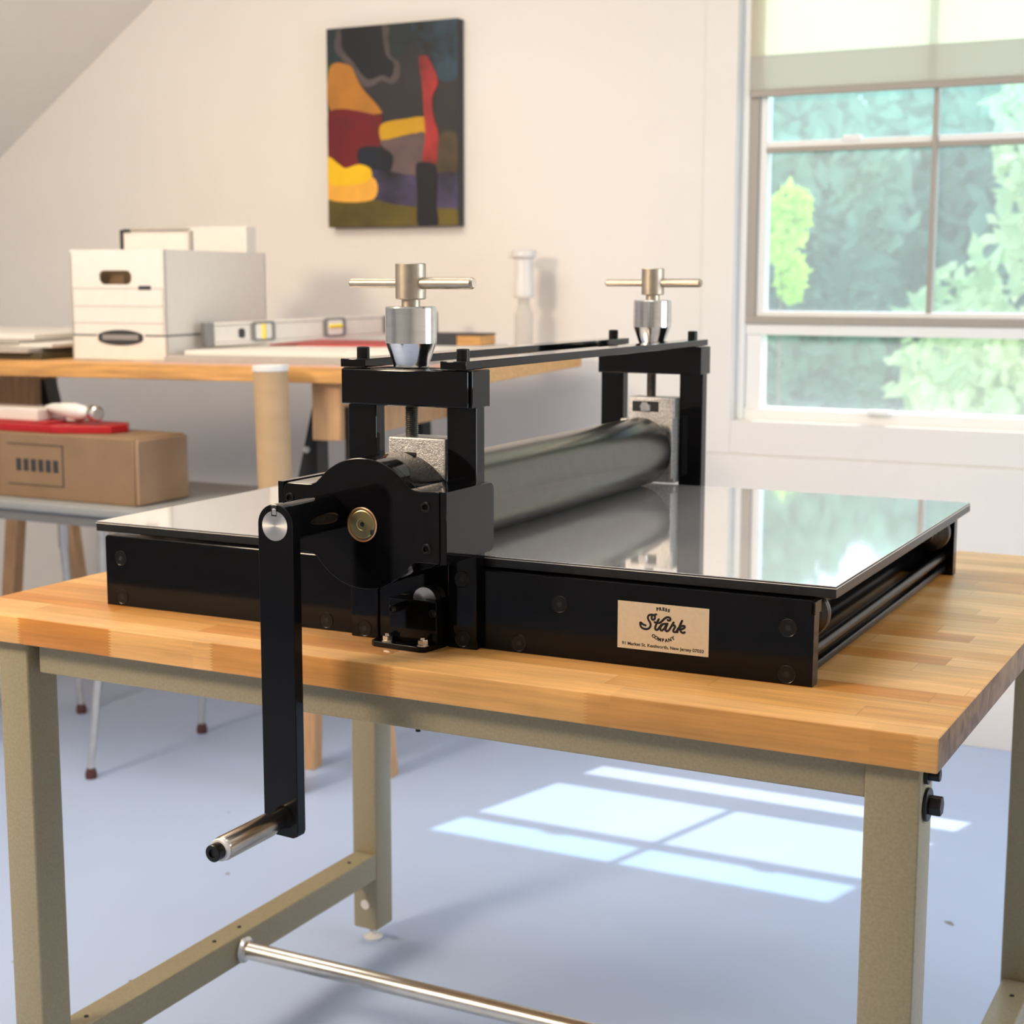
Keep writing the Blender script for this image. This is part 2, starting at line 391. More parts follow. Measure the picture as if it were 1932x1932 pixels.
# ---------------------------------------------------------------- room
FL = -.97; WY = 3.31; CE = 2.15
XL, XR, YB = -6.2, 1.9, -4.6
struct(MB().box(XL-.15, XR+.15, YB-.15, WY+.16, FL-.12, FL), 'floor', 'floor')
WX0, WX1, WZ0, WZ1 = -1.442, -.13, .062, 1.95
w = MB()
w.box(XL-.15, WX0, WY, WY+.15, FL, CE+.1); w.box(WX1, XR+.15, WY, WY+.15, FL, CE+.1)
w.box(WX0, WX1, WY, WY+.15, FL, WZ0); w.box(WX0, WX1, WY, WY+.15, WZ1, CE+.1)
struct(w, 'wall_back', 'wall')
rw = MB()
rw.box(XR, XR+.15, YB, .7, FL, CE+.1); rw.box(XR, XR+.15, 2.3, WY, FL, CE+.1)
rw.box(XR, XR+.15, .7, 2.3, FL, .15); rw.box(XR, XR+.15, .7, 2.3, 1.55, CE+.1)
struct(rw, 'wall_right', 'wall')
w2 = MB()
w2.box(XR+.02, XR+.08, .7, .75, .15, 1.55, .003); w2.box(XR+.02, XR+.08, 2.25, 2.3, .15, 1.55, .003)
w2.box(XR+.02, XR+.08, .7, 2.3, .15, .20, .003); w2.box(XR+.02, XR+.08, .7, 2.3, 1.50, 1.55, .003)
w2.box(XR+.03, XR+.07, 1.485, 1.515, .20, 1.50, .003); w2.box(XR+.03, XR+.07, .75, 2.25, .835, .865, .003)
struct(w2, 'added_window_2', 'white')  # unseen window, added as a source for the side light
struct(MB().box(XL-.15, XL, YB, WY, FL, CE+.1), 'wall_left', 'wall')
struct(MB().box(XL, XR, YB-.15, YB, FL, CE+.1), 'wall_front', 'wall')
struct(MB().box(-3.16, XR, YB, WY, CE, CE+.1), 'ceiling', 'ceiling')
SL = .68
zs = lambda x: 1.637+(x+3.895)*SL
xt = -3.895+(CE-1.637)/SL
struct(MB().prism([(XL, zs(XL)), (xt, CE), (xt, CE+.1), (XL, CE+.1)], 'y', YB, WY), 'ceiling_slope', 'ceiling')
struct(MB().box(XL, -1.60, WY-.012, WY, FL, FL+.13, .004), 'baseboard_back', 'white')
# shallow boxed-out panel around the window and the low ledge line under it
t = MB()
t.box(-1.556, WX0, WY-.003, WY, -.052, CE, .002); t.box(WX1, XR, WY-.003, WY, -.052, CE, .002)
t.box(WX0, WX1, WY-.003, WY, -.052, WZ0, .002); t.box(WX0, WX1, WY-.003, WY, WZ1, CE, .002)
struct(t, 'trim_1', 'wall')
struct(MB().box(-1.556, XR, WY-.007, WY, FL, -.055, .002), 'trim_2', 'wall')

# window 1: outer frame, upper sash with cross bars, fixed lower pane
GY = WY+.085
wf = MB()
wf.box(WX0, WX0+.03, WY+.04, WY+.13, WZ0, WZ1, .003); wf.box(WX1-.03, WX1, WY+.04, WY+.13, WZ0, WZ1, .003)
wf.box(WX0, WX1, WY+.04, WY+.13, WZ1-.03, WZ1, .003); wf.box(WX0, WX1, WY+.05, WY+.15, WZ0-.002, WZ0+.04, .004)
win = struct(wf, 'window_1', 'white')
sa = MB()
sa.box(WX0+.028, WX0+.062, WY+.045, WY+.10, .392, WZ1-.03, .003); sa.box(WX1-.062, WX1-.028, WY+.045, WY+.10, .392, WZ1-.03, .003)
sa.box(WX0+.026, WX1-.026, WY+.042, WY+.11, .388, .416, .003)
sash = sa.build('sash', 'sash', win)
s2 = MB()
s2.box(WX0+.06, WX0+.088, WY+.06, WY+.115, .41, WZ1-.03, .004); s2.box(WX1-.088, WX1-.06, WY+.06, WY+.115, .41, WZ1-.03, .004)
s2.box(WX0+.061, WX1-.061, WY+.058, WY+.113, .413, .432, .004)
s2.box(WX0+.062, WX1-.062, WY+.065, WY+.113, .972, .994, .004)
s2.box(WX0+.028, WX1-.028, WY+.05, WY+.12, .352, .391, .004)
s2.box(WX0+.03, WX0+.085, WY+.055, WY+.12, WZ0+.03, .36, .004); s2.box(WX1-.085, WX1-.03, WY+.055, WY+.12, WZ0+.03, .36, .004)
s2.box(WX0+.029, WX1-.029, WY+.053, WY+.121, WZ0+.03, .098, .004)
s2.box(-1.10, -1.04, WY+.06, WY+.10, .985, 1.006, .004); s2.box(-.50, -.44, WY+.06, WY+.10, .985, 1.006, .004)
s2.box(-.985, -.905, WY+.03, WY+.06, .094, .112, .006)
s2.build('inner_frame', 'white', win)
mu = MB()
mu.box(-.806, -.790, WY+.055, WY+.105, .43, WZ1-.03, .002); mu.box(WX0+.085, WX1-.085, WY+.058, WY+.09, .957, .972, .002)
mu.build('muntin', 'sash', win)
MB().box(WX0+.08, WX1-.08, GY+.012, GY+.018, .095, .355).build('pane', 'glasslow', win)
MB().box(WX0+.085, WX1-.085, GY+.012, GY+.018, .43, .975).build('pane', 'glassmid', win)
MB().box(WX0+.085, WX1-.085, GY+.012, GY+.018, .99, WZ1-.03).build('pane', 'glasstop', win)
sh = empty('roller_shade', (-.79, WY+.035, 1.14), 0, 'cream translucent roller shade drawn halfway down over the window', 'window shade')
def shp(mb, name, mt): return mb.build(name, mt, sh, base=(-.79, WY+.035, 1.14))
shp(MB().box(WX0+.034, WX1-.034, WY+.034, WY+.036, 1.27, WZ1-.03), 'cloth', 'shade')
shp(MB().box(WX0+.034, WX1-.034, WY+.032, WY+.038, 1.16, 1.27), 'hem', 'hem')
shp(MB().box(WX0+.034, WX1-.034, WY+.028, WY+.042, 1.136, 1.160, .004), 'hem_bar', 'sash')

# ---------------------------------------------------------------- outdoors
random.seed(5)
gd = MB().box(-30, 22, WY+.6, 60, -4.6, -4.5).build('lawn', 'ground'); tag(gd, 'green lawn far below outside the window', 'lawn', kind='structure')
M['leafA'] = leafmat('blue_green_leaves', (.17, .34, .30), (.30, .50, .40), 1.0)
M['leafB'] = leafmat('dark_green_leaves', (.10, .24, .20), (.22, .40, .30), 1.2)
M['leafC'] = leafmat('yellow_green_leaves', (.55, .80, .10), (.75, .92, .25), 1.2)
M['leafD'] = leafmat('pale_olive_leaves', (.45, .62, .36), (.74, .80, .52), 1.4)
def tree(x, y, zc, rx, rz, leaf, n, size, label, lumps=6):
    root = empty('tree', (x, y, -4.5), 0, label, 'tree', None)
    B = (x, y, -4.5)
    MB().lathe([(.11*rx, 0), (.08*rx, 1.5), (.06*rx, 3.2), (.03*rx, 4.5+zc+.4*rz)], B, seg=10).build('trunk', 'bark', root, base=B)
    mb = MB(); bm = mb.bm
    cl = [(Vector((random.uniform(-1, 1)*rx*.6, random.uniform(-1, 1)*rx*.5, random.uniform(-1, 1)*rz*.7)), random.uniform(.45, .8)) for _ in range(lumps)]
    for i in range(n):
        c, k = random.choice(cl)
        d = Vector((random.gauss(0, 1), random.gauss(0, 1), random.gauss(0, 1))).normalized()*random.random()**.4
        p = Vector((x, y, zc))+c+Vector((d.x*rx*k, d.y*rx*k, d.z*rz*k*.8))
        a = Vector((random.gauss(0, 1), random.gauss(0, 1), random.gauss(0, 1))).normalized()
        b_ = a.orthogonal().normalized(); s_ = size*random.uniform(.6, 1.3)
        vs = [bm.verts.new(p+v) for v in (-a*s_, b_*s_*.5, a*s_, -b_*s_*.5)]
        bm.faces.new(vs)
    mb.build('crown', leaf, root, base=B)
tree(-2.98, 8.6, .80, .17, .36, 'leafC', 900, .055, 'bright yellow-green slender tree outside, left in the large lower pane', 4)
tree(-10.2, 14.0, .2, 2.0, 2.9, 'leafA', 7000, .20, 'broad blue-green tree outside, furthest left beyond the window')
tree(-5.3, 13.9, .65, 1.8, 2.6, 'leafB', 9000, .16, 'dark green tree outside, behind the left panes')
tree(-2.7, 17.0, .95, 2.2, 2.9, 'leafA', 9000, .20, 'blue-green tree outside, standing back behind the middle panes')
tree(-1.3, 11.4, -.1, 1.35, 2.3, 'leafD', 8000, .13, 'pale olive tree outside, at the right edge of the window')
tree(-7.4, 21.5, 1.0, 2.6, 3.2, 'leafA', 8000, .23, 'tall blue-green tree outside, far back on the left')
tree(2.2, 15.0, .6, 1.7, 2.6, 'leafB', 5000, .18, 'dark green tree outside, right of the pale olive one')
tree(-1.2, 26.0, 1.2, 3.6, 3.4, 'leafB', 9000, .28, 'tall dark green tree outside, furthest away behind the others')
# ---------------------------------------------------------------- workbench
wb = empty('workbench', (-.8, .67, FL), 0, 'workbench with thick butcher block top and beige steel legs, carrying the press', 'workbench')
WB = (-.8, .67, FL)
def wpart(mb, name, mt=None, par=None): return mb.build(name, mt, par or wb, base=WB)
TB = MB().box(-1.605, 0, 0, 1.345, -.0445, 0, .003, 3)
# keep the top's texture coordinates at the front right corner: its own origin there
top = TB.build('tabletop', 'butcher', None); top.parent = wb; top.location = -Vector(WB)*U
LH = -.0445
def leg(x0, x1, y0, y1):
    lg = wpart(MB().box(x0, x1, y0, y1, FL+.035, LH, .005, 3), 'leg', 'olive')
    cx, cy = (x0+x1)/2, (y0+y1)/2
    wpart(MB().lathe([(.019, 0), (.022, .006), (.014, .012), (.009, .014), (.009, .04)], (cx, cy, FL)), 'foot', 'hose', lg)
    return lg
l1 = leg(-1.530, -1.466, .03, .098); l2 = leg(-.095, -.026, .03, .098)
l3 = leg(-1.530, -1.466, 1.072, 1.14); l4 = leg(-.095, -.026, 1.072, 1.14)
wpart(MB().box(-1.452, -.095, .042, .072, -.100, LH, .003), 'apron', 'olive')
wpart(MB().box(-1.452, -.095, 1.10, 1.13, -.100, LH, .003), 'apron', 'olive')
wpart(MB().box(-1.525, -1.49, .098, 1.072, -.100, LH, .003), 'apron', 'olive')
wpart(MB().box(-.075, -.04, .098, 1.072, -.100, LH, .003), 'apron', 'olive')
for xa in (-1.522, -.0905):
    st = wpart(MB().box(xa, xa+.056, .098, 1.072, -.812, -.752, .004, 2), 'stretcher', 'olive')
    for yy in (.16, .52, .60, 1.0):
        wpart(MB().cyl((xa+.03, yy, -.7525), (xa+.03, yy, -.7505), .004), 'hole_plug', 'hexhole', st)
ft = wpart(MB().cyl((-1.466, .578, -.785), (-.0905, .578, -.785), .0175, seg=32), 'foot_rail', 'chrome')
wpart(MB().lathe([(.026, 0), (.026, .006), (.02, .010), (.0178, .016)], (-1.466, .578, -.785), (1, 0, 0)), 'weld_collar', 'chrome', ft)
wpart(MB().cyl((-1.497, 1.0715, -.876), (-1.497, 1.070, -.876), .0115, seg=24), 'sticker', 'sticker', l3)
bw = wpart(MB().cyl((-.0262, .062, -.103), (-.021, .062, -.103), .021, seg=28, ch=.001), 'bolt', 'bracket', l2)
wpart(MB().cyl((-.021, .062, -.103), (-.006, .062, -.103), .0125, seg=6, ch=.001), 'bolt_head', 'bracket', l2)
wpart(MB().cyl((-.0262, .055, -.062), (-.021, .055, -.062), .013, seg=20).cyl((-.021, .055, -.062), (-.008, .055, -.062), .008, seg=6), 'bolt', 'bracket', l2)
wpart(MB().prism([(-.026, -.046), (-.003, -.046), (-.026, -.066)], 'y', .085, .090), 'gusset', 'olive', l2)
wpart(MB().cyl((-.742, .050, -.1045), (-.742, .050, -.09), .0035), 'bolt_tip', 'hexhole')

# ---------------------------------------------------------------- etching press
PHI = .0108
PB = Vector((-.8, .6255, 0))
press = empty('etching_press', Matrix.Rotation(PHI, 3, 'Z') @ PB, PHI, 'black etching press with a steel roller and crank standing on the butcher block workbench', 'printing press')
def pp(mb, name, mt=None, par=None, label=None):
    o = mb.build(name, mt, par or press, base=PB)
    if label: o['label'] = label
    return o
def flat_screw(x, z, y, par, rad=.0125):
    mb = MB().mat('blackscrew').lathe([(rad, 0), (rad, .0004), (rad*.95, .0011), (rad*.88, .0006), (rad*.4, .0006)], (x, y, z), (0, -1, 0), seg=36)
    mb.mat('hexhole').cyl((x, y, z), (x, y-.0008, z), rad*.33, seg=6)
    s = pp(mb, 'screw_head', None, par)
def socket_cap(x, y, z, L, rad, par, axis=(0, -1, 0)):
    d = Vector(axis); p = Vector((x, y, z))
    mb = MB().mat('blackscrew').lathe([(rad, 0), (rad, L-.0012), (rad-.0012, L), (rad*.58, L), (rad*.5, L-.003)], p, d, seg=24)
    mb.mat('hexhole').cyl(p+d*(L-.0034), p+d*(L-.0026), rad*.56, seg=6)
    return pp(mb, 'cap_screw', None, par)
# side rails
for (ya, yb, yf, tw) in ((.161, .186, .161, 1), (1.065, 1.090, 1.090, -1)):
    pts = rrect(-1.395, -.1995, 0, .1165, .006, 4, (1, 1, 0, 0))
    rl = pp(MB().prism(pts, 'y', ya, yb, .0012), 'side_rail', 'blacksoft')
    if tw == 1:
        for (x, z) in ((-1.363, .080), (-1.3625, .0155), (-.9625, .0155), (-.6325, .0145), (-.568, .0775), (-.2345, .077), (-.2345, .0137)):
            flat_screw(x, z, .161, rl)
        pp(MB().box(-.205, -.1985, .161, .192, .0965, .1150, .0015), 'end_lug', 'blacksoft', rl)
pp(MB().box(-.262, -.254, .186, 1.065, .0, .105), 'interior_shade_plate', 'blacksoft')  # added dark plates stand in for the shade inside the enclosed frame
pp(MB().box(-1.345, -1.337, .186, 1.065, .0, .105), 'interior_shade_plate', 'blacksoft')
pp(MB().cyl((-.222, .186, .033), (-.222, 1.065, .033), .0085, seg=20), 'cross_rod', 'blackscrew')
pp(MB().box(-.226, -.2125, .186, 1.065, .006, .018, .004, 3), 'cross_bar', 'blackscrew')
for yy in (.196, .985):
    for xx in (-.235, -1.36):
        wheel = MB().lathe([(.012, 0), (.014, .004), (.018, .006), (.018, .014), (.0225, .016), (.0225, .026), (.026, .028), (.026, .036), (.0335, .040), (.0345, .044), (.0345, .052), (.033, .056), (.010, .058)], (xx, yy, .083), (0, 1, 0), seg=40)
        pp(wheel, 'bed_wheel', 'darksteel')
# bed
bed = pp(MB().box(-1.4254, -.175, .175, 1.073, .119, .1340, .0010), 'bed_board', 'bededge')
pp(MB().box(-1.4244, -.176, .176, 1.072, .1340, .1352, .0004), 'bed_plate', 'bed', bed, 'polished grey plate on the bed')
pp(MB().box(-1.4257, -.1747, .1747, .1752, .1318, .1328).box(-.1752, -.1747, .1747, 1.0733, .1318, .1328), 'edge_highlight', 'boxwhite', bed, 'thin pale strip drawn as the edge highlight')  # pale strip imitates the light caught along the bed's top edge
pp(MB().box(-.207, -.186, .225, 1.02, .110, .119, .001), 'batten', 'bededge', bed)

# end frames: columns + crossbeam, front and back
def end_frame(m_):
    Y = (lambda y: y) if m_ == 0 else (lambda y: 1.251-y)
    yy = lambda a, b: (min(Y(a), Y(b)), max(Y(a), Y(b)))
    y0, y1 = yy(.146, .172)
    cols = []
    for (x0, x1) in ((-.908, -.8605), (-.7412, -.6935)):
        cols.append(pp(MB().box(x0, x1, y0, y1, 0, .356, .0018), 'column', 'black'))
    if m_ == 0:
        flat_screw(-.8843, .0140, .146, cols[0]); flat_screw(-.7171, .1031, .146, cols[1]); flat_screw(-.7165, .0152, .146, cols[1])
    y0, y1 = yy(.150, .160)
    pp(MB().box(-.8605, -.7412, y0, y1, 0, .128, .001), 'web_plate', 'black')
    y0, y1 = yy(.1265, .187)
    cb = MB().box(-.9085, -.6925, y0+(.006 if m_ == 0 else 0), y1-(0 if m_ == 0 else .006), .3515, .4055, .0018)
    ya, yb2 = yy(.1265, .133)
    cb.box(-.9075, -.697, ya, yb2, .3525, .4045, .0022)
    cbo = pp(cb, 'crossbeam', 'black')
    # pressure screw assembly
    ys = Y(.157)
    prof = [(.0088, 0)]
    z = 0
    while z < .215:
        prof += [(.0098, z+.0012), (.0086, z+.0026)]; z += .0030
    sc = pp(MB().lathe(prof, (-.806, ys, .292), seg=24), 'pressure_screw', 'rod')
    pp(MB().lathe([(.0250, 0), (.0262, .002), (.0262, .006), (.0362, .034), (.0372, .036), (.0372, .086), (.0362, .0885), (.016, .0885)], (-.806, ys, .4058), seg=56), 'collar', 'steel', sc)
    pp(MB().lathe([(.0135, 0), (.0135, .010), (.0205, .0105), (.0222, .012), (.0222, .0605), (.0212, .062)], (-.806, ys, .4940), seg=40), 'hub', 'nickel', sc)
    th = R(7 if m_ == 0 else 3); L = .112 if m_ == 0 else .103
    d = Vector((math.cos(th), -math.sin(th), 0)); c = Vector((-.806, ys, .5275))
    pp(MB().lathe([(.0045, 0), (.0068, .003), (.0068, L-.02), (.0074, L), (.0084, L*1.15), (.0084, 2*L-.004), (.0060, 2*L)], c-d*L, d, seg=20), 'handle_bar', 'nickel', sc)
    # bearing block
    y0, y1 = yy(.146, .192)
    yo, yi = (.146, .192) if m_ == 0 else (1.059, 1.105)
    bk = MB().box(-.840, -.744, y0, y1, .236, .306, .003, 2)
    bk.box(-.8595, -.7422, y0+.004, y1-.004, .138, .262, .003, 2)
    blk = pp(bk, 'bearing_block', 'cast')
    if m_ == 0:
        pp(MB().box(-.832, -.792, .1452, .150, .238, .284, .001), 'recess_shade', 'hexhole', blk)  # dark plate proud of the face paints the shade of a recess
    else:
        pp(MB().box(-.832, -.776, 1.0585, 1.0615, .277, .298, .001), 'recess_shade', 'hexhole', blk)  # rear block: recess shade as a dark plate as well
        pp(MB().lathe([(.0155, 0), (.0155, .012)], (-.804, 1.066, .2795), seg=6).cyl((-.804, 1.0535, .2875), (-.804, 1.059, .2875), .010, seg=6), 'lock_nut', 'steel', blk)
        pp(MB().box(-.7425, -.7385, 1.035, 1.066, .150, .268, .001), 'shim', 'cast', blk)
    return cbo
end_frame(0); end_frame(1)
# tie bars across the top
for (x0, x1, xs) in ((-.9085, -.8665, -.8885), (-.7415, -.6995, -.721)):
    tb = pp(MB().box(x0, x1, .127, 1.122, .4062, .4185, .0012), 'tie_bar', 'black')
    for ys in (.158, 1.093):
        socket_cap(xs, ys, .4185, .0165, .0095, tb, (0, 0, 1))
# roller
RC = (-.8005, .2025)
pp(MB().lathe([(.020, 0), (.020, .012), (.058, .013), (.064, .016), (.066, .020), (.066, .826), (.064, .830), (.058, .834), (.020, .835), (.020, .85)], (RC[0], .197, RC[1]), (0, 1, 0), seg=96), 'roller', 'roller', None, 'dark gunmetal roller')
# gear housing
def housing_outline(sc=1.0):
    cx, cz, rr = -.822, .1905, .0938*sc
    x0, x1, z0, z1 = -.956, -.6975, .1425, .2425
    P = []
    def arc(a0, a1, n=28):
        for k in range(n+1):
            a = R(a0+(a1-a0)*k/n); P.append((cx+rr*math.cos(a), cz+rr*math.sin(a)))
    def corner(ex, ez, dx, dz, rad=.008, rev=False):
        pts = [(ex-dx*rad, ez), (ex-dx*rad*.3, ez-dz*rad*.3), (ex, ez-dz*rad)]
        P.extend(pts[::-1] if rev else pts)
    arc(42, 138)
    P.extend([(cx-.079, cz+.0545), (cx-.086, cz+.0525), (cx-.094, z1)])
    corner(x0, z1, -1, 1); corner(x0, z0, -1, -1, rev=True)
    P.extend([(cx-.094, z0), (cx-.085, cz-.0490), (cx-.078, cz-.0530)])
    arc(222, 318)
    P.extend([(cx+.078, cz-.0530), (cx+.085, cz-.0490), (cx+.094, z0)])
    corner(x1, z0, 1, -1, .003); corner(x1, z1, 1, 1, .003, rev=True)
    P.extend([(cx+.094, z1), (cx+.086, cz+.0525), (cx+.079, cz+.0545)])
    return P
hz = pp(MB().prism(housing_outline(.995), 'y', .0605, .146, .0008), 'gear_housing', 'black')
gc = pp(MB().prism(housing_outline(), 'y', .045, .060, .0012), 'housing_cover', 'blacksoft')
for (x, z) in ((-.9450, .2205), (-.7191, .2212), (-.7178, .1627)):
    socket_cap(x, .045, z, .0022, .0075, gc)
for (xa, xb) in ((-.697, -.6868), (-.9665, -.9565)):
    pp(MB().prism([(y, z) for (y, z) in rrect(.046, .188, .1420, .2435, .013, 6, (1, 0, 0, 1))], 'x', xa, xb, .001), 'side_panel', 'black', hz)
bs = pp(MB().lathe([(.0200, 0), (.0247, .0), (.0247, .0018), (.0235, .003), (.0215, .003), (.0205, .0005)], (-.822, .045, .190), (0, -1, 0), seg=56), 'bushing', 'bronze', gc)
ax = MB().mat('brass').lathe([(.0203, 0), (.0203, .0016), (.019, .0022), (.0085, .0022), (.0078, .0015), (.0040, .0015), (.0032, .0004)], (-.822, .045, .190), (0, -1, 0), seg=48)
ax.mat('steel').cyl((-.822, .0446, .190), (-.822, .0437, .190), .0036, seg=24)
ax.mat('hexhole').box(-.8075, -.8025, .0420, .0450, .1765, .1835)
pp(ax, 'axle_end', None, gc)
# crank: hub, arm, handle
cx, cz = -.880, .203
arm = []
for k in range(25):
    a = math.pi*k/24; arm.append((cx+.0282*math.cos(a), cz+.0282*math.sin(a)))
arm += [(cx-.0282, -.228), (cx-.0262, -.2335), (cx-.022, -.2355), (cx+.020, -.2375), (cx+.0262, -.2345), (cx+.0282, -.229)]
cr = pp(MB().prism(arm, 'y', -.085, -.0655, .0012), 'crank_arm', 'blacksoft')
pp(MB().lathe([(.0272, 0), (.0272, .112)], (cx, -.0660, cz), (0, 1, 0), seg=56), 'crank_hub', 'black', cr)
pp(MB().cyl((cx, -.0848, cz-.0015), (cx, -.0856, cz-.0015), .0205, seg=56), 'shaft_end', 'disc', cr)
ky = MB().mat('hexhole').box(cx-.0052, cx+.0036, -.0858, -.0850, cz+.0118, cz+.0262)
ky.mat('steel').box(cx-.0034, cx+.0032, -.0866, -.0852, cz+.0140, cz+.0222, .0004)
pp(ky, 'shaft_key', None, cr)
hx, hz_ = -.887, -.2155
gp = pp(MB().lathe([(.0135, 0), (.0135, .0165), (.0142, .017), (.0165, .0185), (.0168, .021), (.0168, .1225), (.0155, .1265)], (hx, -.085, hz_), (0, -1, 0), seg=40), 'crank_handle', 'handle', cr, 'brushed steel crank handle')
pp(MB().lathe([(.0155, 0), (.0155, .003), (.0145, .0055)], (hx, -.2115, hz_), (0, -1, 0), seg=36), 'end_washer', 'hose', cr)
hb = MB().mat('blackscrew').lathe([(.0118, 0), (.0118, .0125), (.0105, .0135), (.0060, .0135), (.0054, .010)], (hx, -.217, hz_), (0, -1, 0), seg=32)
hb.mat('hexhole').cyl((hx, -.2270, hz_), (hx, -.2275, hz_), .0058, seg=6)
pp(hb, 'handle_bolt', None, cr)
# foot bracket with pivot
fb = pp(MB().prism([(-.840, .1000), (-.7600, .0945), (-.7520, .0975), (-.7435, .146), (-.8500, .146), (-.8470, .106)], 'z', 0, .0085, .001), 'foot_bracket', 'black')
pp(MB().box(-.8255, -.7450, .120, .149, .0085, .0710, .0015), 'pivot_block', 'black', fb)
pp(MB().cyl((-.774, .149, .0690), (-.774, .135, .0690), .0192, seg=36), 'pivot_pin', 'disc', fb)
socket_cap(-.8075, .120, .0590, .022, .0062, fb); socket_cap(-.7500, .120, .0545, .0045, .0062, fb)
for (x, y) in ((-.8215, .109), (-.7605, .1065)):
    pp(MB().cyl((x, y, .0085), (x, y, .0105), .0095, seg=20).cyl((x, y, .0105), (x, y, .0175), .0080, seg=6, ch=.0008).cyl((x, y, .0175), (x, y, .0205), .0038, seg=24), 'hex_nut', 'steel', fb)
# maker's label
LY = .1606
lb = pp(MB().box(-.4785, -.3445, LY, .161, .0252, .0920), 'maker_label', 'label', None, 'tan card with black lettering')
strokes = [[(-0.4366, 0.0603), (-0.4403, 0.0613), (-0.4442, 0.0636), (-0.4441, 0.0592), (-0.4412, 0.056), (-0.4357, 0.0552), (-0.4313, 0.057), (-0.4293, 0.0607), (-0.43, 0.0649), (-0.4324, 0.0685), (-0.4335, 0.0718), (-0.4317, 0.0751), (-0.4279, 0.0763), (-0.4246, 0.076), (-0.4212, 0.0773)], [(-0.4267, 0.0756), (-0.4278, 0.0728), (-0.4274, 0.0699), (-0.4254, 0.0693), (-0.4234, 0.0709), (-0.4229, 0.0737), (-0.4242, 0.0758)], [(-0.4173, 0.0707), (-0.42, 0.0655), (-0.4223, 0.0587), (-0.4215, 0.0559), (-0.4189, 0.0561), (-0.4159, 0.0599), (-0.4127, 0.0637), (-0.4087, 0.0652), (-0.4043, 0.0658)], [(-0.4233, 0.0661), (-0.4188, 0.0655), (-0.4152, 0.0663), (-0.412, 0.0693), (-0.408, 0.0732), (-0.4045, 0.0749), (-0.4012, 0.0744), (-0.4002, 0.0722), (-0.402, 0.0704), (-0.4042, 0.0711)], [(-0.4119, 0.0638), (-0.4147, 0.0598), (-0.4144, 0.0562), (-0.4122, 0.0557), (-0.4094, 0.0581), (-0.4071, 0.0621), (-0.4043, 0.0658)], [(-0.4043, 0.0658), (-0.4064, 0.0607), (-0.407, 0.0566), (-0.4049, 0.0554), (-0.4018, 0.0577), (-0.3986, 0.063), (-0.3955, 0.0685)], [(-0.3955, 0.0685), (-0.3971, 0.0645), (-0.3941, 0.0644), (-0.3932, 0.0628), (-0.3944, 0.0603), (-0.3959, 0.0569), (-0.3943, 0.0552), (-0.3913, 0.0561), (-0.3886, 0.0609)], [(-0.3832, 0.072), (-0.3863, 0.065), (-0.389, 0.0586), (-0.3901, 0.0554)], [(-0.3866, 0.0627), (-0.3827, 0.065), (-0.3795, 0.0649), (-0.3797, 0.0628), (-0.3822, 0.061), (-0.386, 0.0599)], [(-0.386, 0.0599), (-0.3845, 0.0567), (-0.3815, 0.0553), (-0.3791, 0.0565)]]
lt = MB(); q = .00155; lv = 0
for st in strokes:
    pl = smooth_line([(x, z, 0) for x, z in st], 6)
    for i, p in enumerate(pl):
        yy = LY-.00012-.0000004*lv; lv += 1
        lt.quad(*[(p.x+q*math.cos(k*math.pi/6), yy, p.y+q*math.sin(k*math.pi/6)) for k in range(12)])
        if i:
            a = pl[i-1]; d = (p-a)
            if d.length > 1e-6:
                nn = Vector((-d.y, d.x, 0)).normalized()*q
                lt.quad((a.x+nn.x, yy, a.y+nn.y), (p.x+nn.x, yy, p.y+nn.y), (p.x-nn.x, yy, p.y-nn.y), (a.x-nn.x, yy, a.y-nn.y))
def text_mesh(body, size, bold=0.):
    c = bpy.data.curves.new('t', 'FONT'); c.body = body; c.size = size; c.align_x = 'CENTER'; c.align_y = 'CENTER'; c.offset = bold
    o = bpy.data.objects.new('t', c); col.objects.link(o)
    bpy.context.view_layer.update()
    me = bpy.data.meshes.new_from_object(o.evaluated_get(bpy.context.evaluated_depsgraph_get()))
    bpy.data.objects.remove(o); bpy.data.curves.remove(c)
    return me
def put_text(mb, body, size, x, z, rot=0., bold=0., width=None, height=None, front=LY-.00015):
    me = text_mesh(body, size, bold)
    xs = [v.co.x for v in me.vertices]; ys = [v.co.y for v in me.vertices]
    sx = width/(max(xs)-min(xs)) if width else 1; sy = height/(max(ys)-min(ys)) if height else 1
    mx_, my_ = (max(xs)+min(xs))/2, (max(ys)+min(ys))/2
    b2 = bmesh.new(); b2.from_mesh(me); bpy.data.meshes.remove(me)
    for v in b2.verts:
        a, b_ = (v.co.x-mx_)*sx, (v.co.y-my_)*sy
        v.co = Vector((x+a*math.cos(rot)-b_*math.sin(rot), front, z+a*math.sin(rot)+b_*math.cos(rot)))
    mb._merge(b2)
for ch, (x, z), a in zip('PRESS', ((-0.4193, 0.0847), (-0.4149, 0.0854), (-0.4105, 0.0856), (-0.4066, 0.085), (-0.4027, 0.0843)), (12, 7, 0, -7, -13)):
    put_text(lt, ch, .0062, x, z, R(a), .0004, height=.0050)
for ch, (x, z), a in zip('COMPANY', ((-0.4248, 0.0468), (-0.4207, 0.0445), (-0.4158, 0.0425), (-0.4106, 0.0421), (-0.4057, 0.0422), (-0.4007, 0.0437), (-0.3961, 0.0463)), (-32, -24, -12, -2, 8, 18, 28)):
    put_text(lt, ch, .0064, x, z, R(a), .0004, height=.0052)
put_text(lt, '91 Market St. Kenilworth, New Jersey 07033', .005, -.4115, .0317, 0, .00012, width=.1205, height=.0062)
pp(lt, 'lettering', 'ink', lb)

